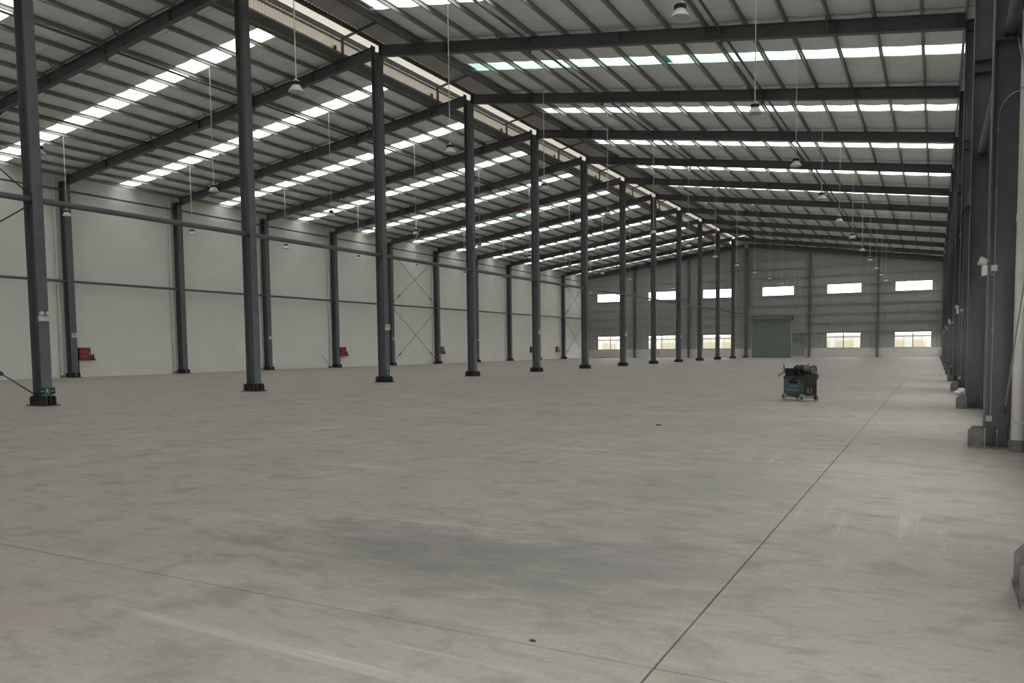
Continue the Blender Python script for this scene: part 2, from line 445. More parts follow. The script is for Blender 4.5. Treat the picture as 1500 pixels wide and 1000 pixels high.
ceilings = {}
for side, nm in ((1, 'ceiling_right'), (-1, 'ceiling_left')):
    mb = MB()
    def slab(x0, x1, y0, y1):
        z = PH+.075
        v = []
        for yy in (y0, y1): v += [(side*x0, yy, ztop(x0)+z), (side*x1, yy, ztop(x1)+z), (side*x1, yy, ztop(x1)+z+.03), (side*x0, yy, ztop(x0)+z+.03)]
        mb.add(v, [(0, 1, 2, 3), (7, 6, 5, 4), (0, 4, 5, 1), (1, 5, 6, 2), (2, 6, 7, 3), (3, 7, 4, 0)])
    for i in range(-2, 12):
        y = i*BAY
        slab(2.1, 25.4, y, y+3.48); slab(2.1, 25.4, y+4.52, y+BAY)
        slab(2.1, SKY[0]+.02, y+3.48, y+4.52); slab(SKY[1]-.02, 25.4, y+3.48, y+4.52)
    slab(2.1, 25.4, Y1, Y1+.6)
    ceil = struct(mb.build(nm, 'sheet')); ceilings[side] = ceil
    # insulation strips between the skylights
    ws = [.86, 1.16, 1.16]
    pm = {}
    for q in (.86, 1.16):
        for s in range(3): pm[(q, s)] = strip_mesh(side, 2.15, 25.1, q-.012, PH+.012, .05, 'panel', 'roof_panel', sag=.022+.012*s)
    rnd = random.Random(3+side)
    for i in range(-2, 12):
        y = i*BAY
        yy = y+.08
        for q in [1.16, 1.16, 1.08]:
            q2 = 1.16 if q > 1 else .86
            o = place('roof_panel', pm[(q2, rnd.randrange(3))], ceil, (0, yy, rnd.uniform(-.004, .004)))
            o.scale[1] = q/q2; yy += q
        yy = y+4.52
        for q in [1.08, 1.16, 1.16]:
            q2 = 1.16
            o = place('roof_panel', pm[(q2, rnd.randrange(3))], ceil, (0, yy, rnd.uniform(-.004, .004)))
            o.scale[1] = q/q2; yy += q
    # skylight sheets
    clear = strip_mesh(side, SKY[0], SKY[1], 1.0, PH+.03, .012, 'skylight', 'skylight', .015)
    tint = strip_mesh(side, SKY[0], SKY[1], 1.0, PH+.03, .012, 'skytint', 'skylight', .015)
    for i in range(-2, 12):
        o = place('skylight', tint if (side == 1 and i == 2) else clear, ceil, (0, i*BAY+3.5, 0))
        if side == 1 and i == 2: o['label'] = 'aqua-tinted translucent skylight strip'
    if side == 1:
        o = place('skylight_patch', strip_mesh(1, 12.5, 13.1, .96, PH+.052, .01, 'skyteal', 'skylight_patch', 0), ceil, (0, 2*BAY+3.52, 0))
    else:
        o = place('skylight_patch', strip_mesh(-1, 12.4, 13.1, .96, PH+.052, .01, 'skyteal', 'skylight_patch', 0), ceil, (0, 6*BAY+3.52, 0))
    o['label'] = 'teal patch in the skylight'
    # purlins, one piece to each bay
    c = MB()
    c.box(-.004, .004, 0, BAY, 0, PH).box(0, .075, 0, BAY, 0, .008).box(0, .075, 0, BAY, PH-.008, PH).box(.067, .075, 0, BAY, 0, .03)
    pme = c.mesh('purlin', 'purlin')
    for i in range(-1, 12):
        for p in PX:
            place('purlin', pme, ceil, (side*p, i*BAY, ztop(p)+.002), (0, side*SL, 0))
    # curb along the edge of the ridge opening, eave beam along the wall head
    for i in range(-1, 12):
        m = MB(); z = ztop(2.1)
        m.prism([(side*2.12, z+.02), (side*2.2, z+.02), (side*2.7, z-.05), (side*2.72, z-.02), (side*2.2, z+.36), (side*2.12, z+.36)], 'Y', i*BAY, i*BAY+BAY)
        m.build('curb', 'steel', ceil)

# ridge monitor over the throat
mon_root = bpy.data.objects.new('ceiling_monitor', None); COL.objects.link(mon_root); struct(mon_root); mon_root.location = (0, 40, 16)
def mon_part(name, mb, m): 
    mb.v = [(p[0], p[1]-40, p[2]-16) for p in mb.v]; return mb.build(name, m, mon_root)
def mz(x): return 17.12-.17*abs(x)
def corr(y0, y1, fn, m, name, pitch=.2, dep=.035):
    """ribbed sheet between two edge lines; fn(dep) gives the two edge points (x, z)"""
    mb = MB(); y = y0; pat = ((0, 0), (.07, 0), (.1, 1), (.17, 1)); rows = []
    while y < y1-1e-6:
        for t, d in pat: rows.append((min(y+t, y1), d))
        y += pitch
    rows.append((y1, 0))
    vs = []
    for yy, d in rows:
        (xa, za), (xb, zb) = fn(d*dep); vs += [(xa, yy, za), (xb, yy, zb)]
    fs = [(2*i, 2*i+1, 2*i+3, 2*i+2) for i in range(len(rows)-1)]
    mb.add(vs, fs); return mon_part(name, mb, m)
for i in range(-2, 12):
    y = i*BAY
    corr(y, y+BAY, lambda d: ((-2.32-d, ztop(2.3)+.15), (-2.32-d, mz(2.3)+.02)), 'cream', 'side_sheet')
    corr(y, y+BAY, lambda d: ((2.32+d, ztop(2.3)+.15), (2.32+d, mz(2.3)+.02)), 'cream', 'side_sheet')
    corr(y, y+BAY, lambda d: ((-2.6, mz(2.6)+.11+d), (-1.3, mz(1.3)+.11+d)), 'creamroof', 'monitor_skylight')
    corr(y, y+BAY, lambda d: ((-1.3, mz(1.3)+.11+d), (0, mz(0)+.11+d)), 'sheet', 'monitor_sheet')
    corr(y, y+BAY, lambda d: ((0, mz(0)+.11+d), (2.6, mz(2.6)+.11+d)), 'sheet', 'monitor_sheet')
    for xx in (-2.1, -1.3, 0, 1.3, 2.1):
        m = MB(); z = mz(xx); m.box(xx-.04, xx+.04, y, y+BAY, z-.12, z+.1); mon_part('monitor_purlin', m, 'steel')
    m = MB().box(-2.3, -2.24, y, y+BAY, 16.55, 16.63); mon_part('side_rail', m, 'purlin')
for i in ROWS:
    y = i*BAY
    for s in (-1, 1):
        m = MB(); m.box(s*2.1-.05, s*2.1+.05, y-.05, y+.05, ztop(2.1), mz(2.1)-.05); mon_part('monitor_post', m, 'steel')
        m = MB(); m.bar((s*2.15, y, mz(2.15)-.1), (0, y, mz(0)-.1), .08, .1); mon_part('monitor_rafter', m, 'steel')
        if s < 0: m = MB(); m.box(-2.5, -2.3, y-.35, y-.2, ztop(2.1)+.35, ztop(2.1)+.65); mon_part('vent_bracket', m, 'boot')

# ------------------------------------------------------------------ steel columns
def gusset_x(mb, s, xin, xout, y, h, t=.012):
    """plate in the X-Z plane with a clipped top corner"""
    mb.prism([(s*xin, .03), (s*xout, .03), (s*xout, h-.07), (s*(xout-.06), h), (s*xin, h)], 'Y', y-t, y+t)
def gusset_y(mb, s, yin, yout, x, h, t=.012):
    mb.prism([(s*yin, .03), (s*yout, .03), (s*yout, h-.07), (s*(yout-.05), h), (s*yin, h)], 'X', x-t, x+t)
def hcol(root, dx, wy, h, gm='boot', ext=.19, gh=.3, wall=0):
    for s in (-1, 1): MB().box(s*dx/2-(.02 if s > 0 else 0), s*dx/2+(.02 if s < 0 else 0), -wy/2, wy/2, .03, h).build('flange', 'steel', root)
    MB().box(-dx/2+.02, dx/2-.02, -.007, .007, .03, h).build('web', 'steel', root)
    e0 = ext if wall != -1 else .03; e1 = ext if wall != 1 else .03
    MB().box(-dx/2-(.05 if wall == -1 else ext), dx/2+(.05 if wall == 1 else ext), -wy/2-.115, wy/2+.115, 0, .03).build('base_plate', gm, root)
    for s in (-1, 1):
        if wall and s == wall: continue
        for y in (-wy/2+.02, wy/2-.02) if wall else (-wy/2+.02, 0, wy/2-.02):
            m = MB(); gusset_x(m, s, dx/2, dx/2+ext, y, gh); m.build('gusset', gm, root)
        for y in (-wy/2-.06, wy/2+.06):
            MB().cyl((s*(dx/2+ext*.55), y*.45, .03), (s*(dx/2+ext*.55), y*.45, .1), .022, 6).build('anchor_bolt', gm, root)
    for s in (-1, 1):
        for x in (-dx/2+.01, -dx/6, dx/6, dx/2-.01):
            inn = .007 if abs(x) < dx/2-.02 else wy/2
            m = MB(); gusset_y(m, s, inn, wy/2+.11, x, gh); m.build('gusset', gm, root)

cc = thing('steel_column', '', 'column', (0, 0, 0), 'steel columns down the middle of the hall')
hcol(cc, .46, .30, 15.62)
for s in (-1, 1): MB().box(s*.235-.012, s*.235+.012, -.15, .15, 14.95, 15.98).build('end_plate', 'steel', cc)
remember(cc)
for i in ROWS:
    if i == 12: continue
    lab = 'dark grey steel H-column in the middle row, %s from the shutter wall' % ORD[12-i+1]
    if i == -2: tag(cc, lab); cc.location = (0, i*BAY, 0)
    else: copy_tree(cc, (0, i*BAY, 0), lab)
WCX = 24.79
for s, nm, where in ((-1, 'wall_column', 'standing along the white wall'), (1, 'wall_column', 'in the conduit-carrying outer row')):
    c = thing('steel_column', '', 'column', (s*WCX, 0, 0), 'steel columns along the white wall' if s < 0 else 'steel columns along the windowed side wall')
    hcol(c, .5, .40, 12.2 if s < 0 else 12.2, 'boot' if s < 0 else 'gplate', ext=.2, gh=.3, wall=s)
    MB().box(-.27, .27, -.2, .2, 12.2, 12.22).build('cap_plate', 'steel', c)
    if s > 0:
        for z in (6.05, 8.05, 8.33, 11.9):
            MB().box(-.23, .23, -.19, .19, z, z+.016).build('stiffener', 'steel', c)
    remember(c)
    first = True
    for i in ROWS:
        if i == 12: continue
        lab = 'dark grey steel H-column %s, %s from the shutter wall' % (where, ORD[12-i+1])
        if first: tag(c, lab); c.location = (s*WCX, i*BAY, 0); first = False
        else: copy_tree(c, (s*WCX, i*BAY, 0), lab)
# gable columns
for k, xg in enumerate(GC):
    h = (ztop(xg)-.72)
    big = xg == 0
    lab = {0: 'slim dark steel gable column in the corner by the white wall', 1: 'slim dark steel gable column, second along the gable from the white wall',
           2: 'slim dark steel gable column, third along the gable from the white wall', 3: 'thick dark steel gable column beside the roller shutter, ending the middle row',
           4: 'slim dark steel gable column beside the small door', 5: 'slim dark steel gable column between the two right windows of the gable',
           6: 'dark steel gable column in the corner beside the outer column row'}[k]
    if k == 5: lab = 'slim dark steel gable column between two windows beyond the small door'
    c = thing('gable_column', lab, 'column', (xg, GY-.33, 0), 'steel columns against the grey gable wall')
    dx, dy = (.42, .3) if big else (.26, .28)
    if abs(xg) > 24: dx = .4
    m = MB(); m.box(-dx/2, dx/2, -dy/2, -dy/2+.015, .03, h); m.build('flange', 'steel', c)
    m = MB(); m.box(-dx/2, dx/2, dy/2-.015, dy/2, .03, h); m.build('flange', 'steel', c)
    MB().box(-.007, .007, -dy/2+.015, dy/2-.015, .03, h).build('web', 'steel', c)
    e = .16 if big else .03
    MB().box(-dx/2-e, dx/2+e, -dy/2-e, dy/2+.02, 0, .03).build('base_plate', 'boot', c)
    if big:
        for s in (-1, 1):
            m = MB(); gusset_x(m, s, dx/2-.02, dx/2+.14, -dy/2+.01, .28); m.build('gusset', 'boot', c)
        for x in (-.14, 0, .14):
            m = MB(); gusset_y(m, -1, dy/2, dy/2+.14, x, .28); m.build('gusset', 'boot', c)

# ------------------------------------------------------------------ rafters
RD = .50
for s, side in ((-1, 'white-wall'), (1, 'outer-row')):
    r = thing('roof_rafter', '', 'rafter', (s*24.54, 0, 12.0), 'rafters on the %s side' % side)
    ox, oz = s*24.54, 12.0
    xa, xb = .25, 24.54
    def pl(d0, d1, y0, y1, name, xa=xa, xb=xb):
        v = []
        for yy in (y0, y1): v += [(s*xa-ox, yy, ztop(xa)-d1-oz), (s*xb-ox, yy, ztop(xb)-d1-oz), (s*xb-ox, yy, ztop(xb)-d0-oz), (s*xa-ox, yy, ztop(xa)-d0-oz)]
        return MB().add(v, [(0, 1, 2, 3), (7, 6, 5, 4), (0, 4, 5, 1), (1, 5, 6, 2), (2, 6, 7, 3), (3, 7, 4, 0)]).build(name, 'steel', r)
    pl(0, .016, -.125, .125, 'top_flange'); pl(RD-.016, RD, -.125, .125, 'bottom_flange'); pl(.016, RD-.016, -.006, .006, 'web')
    for x in (4.0, 8.2, 12.3, 16.4, 20.5, 24.3):
        for q in (-1, 1):
            m = MB(); x0 = s*x-ox; z1 = ztop(x)-.016-oz; z0 = ztop(x)-RD+.016-oz
            m.prism([(q*.006, z0), (q*.12, z0), (q*.12, z1), (q*.006, z1)], 'X', x0-.006, x0+.006).build('stiffener', 'steel', r)
    for k in (0, 3, 6, 9, 12):
        x = PX[k]
        for q in (-1, 1):
            MB().bar((s*(x+.02)-ox, q*.12, ztop(x)-RD+.03-oz), (s*(x+.02)-ox, q*.62, ztop(x)+.05-oz), .04, .04).build('fly_brace', 'steel', r)
    for x in (8.2, 16.4):
        m = MB(); m.prism([(-.09, ztop(x)-.06-oz), (.09, ztop(x)-.06-oz), (.09, ztop(x)-RD-.0-oz), (.03, ztop(x)-RD-.14-oz), (-.03, ztop(x)-RD-.14-oz)], 'X', s*x-ox-.04, s*x-ox+.04).build('strut_bracket', 'steel', r)
    remember(r)
    first = True
    for i in ROWS:
        lab = 'sloping dark steel rafter on the %s side, frame %s from the shutter wall' % (side, ORD[12-i+1])
        if i == 12: lab = 'sloping dark steel rafter on the %s side, against the gable wall' % side
        yy = i*BAY if i < 12 else i*BAY-.28
        if first: tag(r, lab); r.location = (ox, yy, oz); first = False
        else: copy_tree(r, (ox, yy, oz), lab)

# ------------------------------------------------------------------ tie tubes between the frames
def ties(x, z, r, label, group, i0, i1, gap, plate=True):
    t = thing('tie_tube', '', 'tube', (x, i0*BAY+BAY/2, z), group)
    MB().cyl((0, -BAY/2+gap, 0), (0, BAY/2-gap, 0), r, 12).build('tube', 'steel', t, smooth=True)
    if plate:
        for q in (-1, 1):
            MB().box(-.012, .012, min(q*(BAY/2-gap), q*(BAY/2-gap-.14)), max(q*(BAY/2-gap), q*(BAY/2-gap-.14)), -r*1.5, r*1.5).build('end_plate', 'steel', t)
    remember(t)
    for i in range(i0, i1):
        lab = label % ORD[12-i]
        if i == i0: tag(t, lab)
        else:
            c = copy_tree(t, (x, i*BAY+BAY/2, z), lab)
            if i == 11: c.location[1] -= .15; c.scale[1] = .9625      # last bay stops short of the gable columns
ties(0, TIE, .09, 'dark steel tie tube between middle-row columns, %s bay from the shutter wall', 'tie tubes between the middle columns', -1, 12, .01)
ties(-24.72, 6.05, .08, 'dark steel tube halfway up the white wall, %s bay from the shutter wall', 'mid-height tubes along the white wall', -1, 12, .01)
ties(-24.72, 11.68, .065, 'thin dark steel tube high on the white wall, %s bay from the shutter wall', 'high tubes along the white wall', -1, 12, .01)
ties(24.76, 6.2, .09, 'dark steel tie tube between outer-row columns, %s bay from the shutter wall', 'tie tubes between the outer columns', -1, 12, .01)
for s, nm in ((-1, 'white-wall'), (1, 'outer-row')):
    for x, q in ((8.2, 'upper'), (16.4, 'lower')):
        ties(s*x, ztop(x)-.16, .055, '%s roof strut tube on the %s slope, %%s bay from the shutter wall' % (q, nm), '%s roof struts on the %s slope' % (q, nm), -1, 12, .09, False)

# ------------------------------------------------------------------ brace rods
def rod(p, q, label, group, r=.016, tb=.12):
    if p[0] > 20: tb = .75
    p, q = Vector(p), Vector(q); d = (q-p)
    t = thing('brace_rod', label, 'rod', tuple(p), group)
    MB().cyl((0, 0, 0), tuple(d), r, 8).build('rod', 'girt' if p.x > 20 else 'boot', t)
    a = d*tb; b = d*(tb+.045)
    MB().cyl(tuple(a), tuple(b), r*2.8, 8).build('turnbuckle', 'boot', t)
    MB().box(-.012, .012, min(0, d.y*.012), max(0, d.y*.012)+.02, -.06, .1).build('lug', 'boot', t)
def xbrace(x, i, where, zs, r=.016):
    ya, yb = i*BAY+.16, (i+1)*BAY-(.16 if i < 11 else .42)
    for (z0, z1), tier in zip(zs, ('lower', 'upper')):
        rod((x-.02, yb, z0), (x-.02, ya, z1), '%s brace rod %s, rising from the shutter wall' % (tier, where), None, r)
        rod((x+.02, ya, z0), (x+.02, yb, z1), '%s brace rod %s, rising to the shutter wall' % (tier, where), None, r)
xbrace(0, -1, 'crossing between middle-row columns', ((.3, TIE-.2), (TIE+.2, 12.2)), .02)
xbrace(-24.75, 6, 'crossing mid-way along the white wall', ((.3, 5.85), (6.25, 11.4)), .02)
xbrace(-24.75, 11, 'crossing the last bay of the white wall', ((.3, 5.85), (6.25, 11.4)), .02)
xbrace(24.83, -1, 'crossing beside the beige downpipe', ((.6, 6.05), (6.4, 11.6)), .016)

# ------------------------------------------------------------------ downpipes
def downpipe(loc, h, label, group, r=.085):
    t = thing('downpipe', label, 'pipe', loc, group)
    MB().cyl((0, 0, .16), (0, 0, h), r, 14).build('pipe', 'pvc', t, smooth=True)
    for z in (3.4, 7.4, 11.0):
        if z < h: MB().cyl((0, 0, z-.05), (0, 0, z+.05), r*1.1, 14).build('coupling', 'pvc', t, smooth=True)
    MB().cyl((0, 0, 0), (0, 0, .17), r*1.3, 10).build('foot', 'dusty', t)
    for z in (.42, 2.6, 5.2, 8.6): MB().box(-r-.01, r+.01, -r-.012, -r+.002, z, z+.03).build('clip', 'conduit', t)
    return remember(t)
dp = downpipe((-24.98, 0, 0), 12.4, '', 'white downpipes on the white wall')
first = True
for i in range(-1, 12):
    lab = 'white downpipe on the white wall beside its column, %s from the shutter wall' % ORD[12-i]
    loc = (-24.985, i*BAY-.55, 0)
    if first: tag(dp, lab); dp.location = loc; first = False
    else: copy_tree(dp, loc, lab)
downpipe((24.955, -.45, 0), 12.2, 'beige plastic downpipe beside the outer-row column with the bent conduit', None)

# ------------------------------------------------------------------ hanging lamps
def lamp_proto():
    t = thing('pendant_lamp', '', 'lamp', (0, 0, 9), '')
    MB().lathe([(.0, .36), (.05, .36), (.06, .33), (.105, .32), (.115, .29)]).build('cap', 'conduit', t, smooth=True)
    m = MB(); m.lathe([(.1, .29), (.125, .285), (.13, .2), (.1, .19)])
    for k in range(14):
        a = 2*math.pi*k/14; c, s_ = math.cos(a), math.sin(a)
        m.bar((c*.125, s_*.125, .215), (c*.125, s_*.125, .28), .012, .03, (c, s_, 0))
    m.build('driver_housing', 'black', t)
    MB().lathe([(.1, .2), (.115, .185), (.14, .14), (.15, .125)]).build('reflector_neck', 'white', t, smooth=True)
    m = MB(); m.lathe([(.15, .125), (.185, .075), (.225, .02), (.235, 0), (.228, 0), (.18, .07), (.145, .12)], n=28)
    m.build('shade', 'shade', t)
    MB().lathe([(0, .085), (.12, .085), (.15, .1)]).build('lens', 'lens', t)
    MB().cyl((0, 0, .355), (0, 0, .42), .018, 8).build('hook', 'conduit', t)
    return t
def lamp_row(x, ys, z, label, group):
    t = lamp_proto(); t['group'] = group
    MB().cyl((0, 0, .41), (0, 0, ztop(x)+PH+.02-z), .015, 6).build('cord', 'cord', t)
    remember(t)
    for k, y in enumerate(ys):
        lab = label % ORD[len(ys)-k]
        if k == 0: tag(t, lab); t.location = (x, y, z)
        else: copy_tree(t, (x, y, z), lab)
lamp_row(-18.9, [12.5+8*j for j in range(0, 10)], 9.1, 'high-bay pendant lamp in the row next the white wall, %s from the shutter wall', 'pendant lamps along the white wall')
lamp_row(-7.0, [4.3+8*j for j in range(0, 11)], 9.2, 'high-bay pendant lamp between white wall and middle columns, %s from the shutter wall', 'pendant lamps on the white-wall side of the middle columns')
lamp_row(7.0, [3.6+8*j for j in range(0, 11)], 9.15, 'high-bay pendant lamp between middle and outer columns, %s from the shutter wall', 'pendant lamps on the outer side of the middle columns')
lamp_row(18.6, [3.6+8*j for j in range(0, 11)], 8.95, 'high-bay pendant lamp in the row next the outer columns, %s from the shutter wall', 'pendant lamps along the outer columns')

# ------------------------------------------------------------------ emergency lights, signs, conduits
def emergency(s):
    t = thing('emergency_light', '', 'light', (0, 0, 0), '')
    MB().box(*sorted((0, s*.07)), -.16, .16, 0, .15).build('housing', 'white', t)
    for y in (-.09, .09):
        h = MB().cyl((s*.01, y, .2), (s*.11, y-.01, .235), .055, 12, .06).build('lamp_head', 'white', t, smooth=True)
        MB().cyl((s*.035, y, .14), (s*.035, y, .18), .015, 6).build('neck', 'white', t)
    MB().box(*sorted((s*.07, s*.073)), -.12, -.02, .04, .09).build('indicator_panel', 'cord', t)
    return remember(t)
def em_row(s, x, z, rows, label, group):
    t = emergency(s); t['group'] = group
    for k, i in enumerate(rows):
        lab = label % ORD[12-i+1]
        if k == 0: tag(t, lab); t.location = (x, i*BAY, z)
        else: copy_tree(t, (x, i*BAY, z), lab)
em_row(1, .232, 2.52, (0, 2, 4, 6, 8, 10), 'white twin-head emergency light on middle-row column %s from the shutter wall', 'emergency lights on the middle columns')
em_row(1, -24.538, 2.52, (2, 4, 6, 8, 10), 'white twin-head emergency light on white-wall column %s from the shutter wall', 'emergency lights on the white-wall columns')
em_row(-1, 24.538, 2.62, (0, 2, 4, 6, 8, 10), 'white twin-head emergency light on outer-row column %s from the shutter wall', 'emergency lights on the outer columns')

def exit_sign(loc, rz, wd, ht, label, arrows):
    t = thing('exit_sign', label, 'sign', loc, None, rz)
    MB().box(-wd/2, wd/2, 0, .025, 0, ht).build('housing', 'black', t)
    MB().box(-.085, .085, -.003, 0, .015, ht-.015).build('green_panel', 'green', t)
    # running figure: head, body, legs and arms
    m = MB(); c = ht/2
    m.cyl((.0, -.006, c+.055), (.0, -.003, c+.055), .014, 10)
    for p, q, tk in (((.0, c+.04), (-.01, c-.01), .02), ((-.01, c-.01), (.03, c-.03), .012), ((.03, c-.03), (.03, c-.065), .012), ((-.01, c-.01), (-.035, c-.05), .012),
                     ((0, c+.035), (.035, c+.015), .01), ((0, c+.035), (-.035, c+.012), .01)):
        m.bar((p[0], -.005, p[1]), (q[0], -.005, q[1]), tk, .003, (0, 1, 0))
    m.build('running_figure', 'mint', t)
    if arrows:
        for s in (-1, 1):
            m = MB(); m.box(*sorted((s*.1, s*.165)), -.004, 0, c-.006, c+.006)
            m.prism([(s*.165, c-.018), (s*.19, c), (s*.165, c+.018)], 'Y', -.004, 0); m.build('arrow', 'mint', t)
exit_sign((.235, 0, .34), math.pi/2, .46, .2, 'black and green exit sign with double arrow low on a middle-row column', True)
exit_sign((.235, 16.0, .33), math.pi/2, .26, .24, 'small green exit sign low on a middle-row column, third from camera end', False)
bpy.data.objects['exit_sign.001']['label'] = 'small green exit sign without arrows, low on a middle-row column'

def jbox(loc, label, group):
    t = thing('junction_box', label, 'box', loc, group)
    MB().box(-.045, .045, -.05, 0, -.045, .045).build('body', 'white', t)
    MB().box(-.04, .04, -.055, -.05, -.04, .04).build('cover', 'pvc', t)
    for sx in (-1, 1): MB().cyl((sx*.03, -.058, .03), (sx*.03, -.054, .03), .006, 6).build('screw', 'cord', t)
for i in (0, 2, 4, 6, 8, 10):
    n = ORD[12-i+1]; y = i*BAY-.008
    jbox((24.625, y, 2.73), 'white junction box beside the emergency light on outer-row column %s from the shutter wall' % n, 'upper junction boxes on the outer columns')
    jbox((24.605, y, .44), 'white junction box low on outer-row column %s from the shutter wall' % n, 'lower junction boxes on the outer columns')
    t = thing('conduit', 'thin grey conduit up the web of outer-row column %s from the shutter wall' % n if i else 'thin grey conduit bending to the downpipe on outer-row column', 'conduit', (24.63, y, .485), 'conduits on the outer columns')
    m = MB()
    if i == 0:
        pts = [(0, -.012, 2.29), (0, -.012, 4.45)]+[(.26-.26*math.cos(a), -.012-.1*math.sin(a), 4.45+.36*math.sin(a)) for a in [math.pi/2*k/8 for k in range(1, 9)]]
    else: pts = [(0, -.012, 2.29), (0, -.012, 9.0)]
    m.tube(pts, .009, 8); m.build('pipe', 'conduit', t, smooth=True)
    MB().cyl((0, -.012, 0), (0, -.012, 2.2), .009, 8).build('pipe', 'conduit', t, smooth=True)
    for z in (1.3, 3.4, 4.3): MB().box(-.02, .02, -.024, 0, z, z+.015).build('clip', 'conduit', t)
    m = MB(); pts = [(-.055-.06*k/8+.12*k/8, -.06-.02*math.sin(math.pi*k/8), 2.19-.05*math.sin(math.pi*k/8)) for k in range(9)]
    m.tube(pts, .005, 6); m.build('loose_wire', 'cord', t)

# ------------------------------------------------------------------ fire hose cabinets
def cabinet():
    t = thing('fire_cabinet', '', 'cabinet', (0, 0, 0), 'red fire cabinets on the white wall')
    MB().box(0, .22, -.38, .38, 0, .82).build('body', 'dred', t)
    d = MB().box(.22, .235, -.36, .36, .02, .8).build('door', 'red', t)
    m = MB(); m.box(.235, .238, -.18, -.03, .48, .62).box(.235, .238, .03, .18, .48, .62).box(.235, .238, -.15, .15, .18, .24).box(.235, .238, -.15, .15, .28, .33)
    m.build('lettering', 'pink', d)
    MB().box(.235, .25, .28, .31, .35, .5).build('handle', 'conduit', d)
    m = MB(); m.box(0, .2, .38, .72, 0, .1); m.build('extinguisher_shelf', 'dred', t)
    for y in (.46, .62):
        e = MB().lathe([(0, .1), (.065, .1), (.065, .3), (.04, .36), (.02, .38), (.0, .38)], (.1, y, 0), 12).build('extinguisher', 'dred', t, smooth=True)
        MB().box(.06, .15, y-.015, y+.015, .38, .42).build('valve', 'black', e)
    return remember(t)
fc = cabinet()
for k, (y, z, n) in enumerate(((16.87, 1.07, 'beside the white-wall column with the lowest-set exit row'), (41.05, 1.03, ''), (57.0, 1.03, ''), (78.4, 1.0, ''), (86.3, 1.0, ''))):
    lab = 'red fire hose cabinet on the white wall, %s from the shutter wall' % ORD[5-k]
    if k == 0: tag(fc, lab); fc.location = (-25.1, y, z)
    else: copy_tree(fc, (-25.1, y, z), lab)
# red hydrant pipe beside each cabinet
for k, (y, z) in enumerate(((16.87, 1.07), (41.05, 1.03), (57.0, 1.03))):
    t = thing('hydrant_pipe', 'dark feed pipe rising from floor under the fire cabinet %s from the shutter wall' % ORD[5-k], 'pipe', (-25.0, y-.35, 0), 'feed pipes under the fire cabinets')
    MB().cyl((0, 0, 0), (0, 0, z), .03, 10).build('pipe', 'boot', t)
    MB().cyl((0, 0, .0), (0, 0, .04), .06, 10).build('floor_flange', 'boot', t)

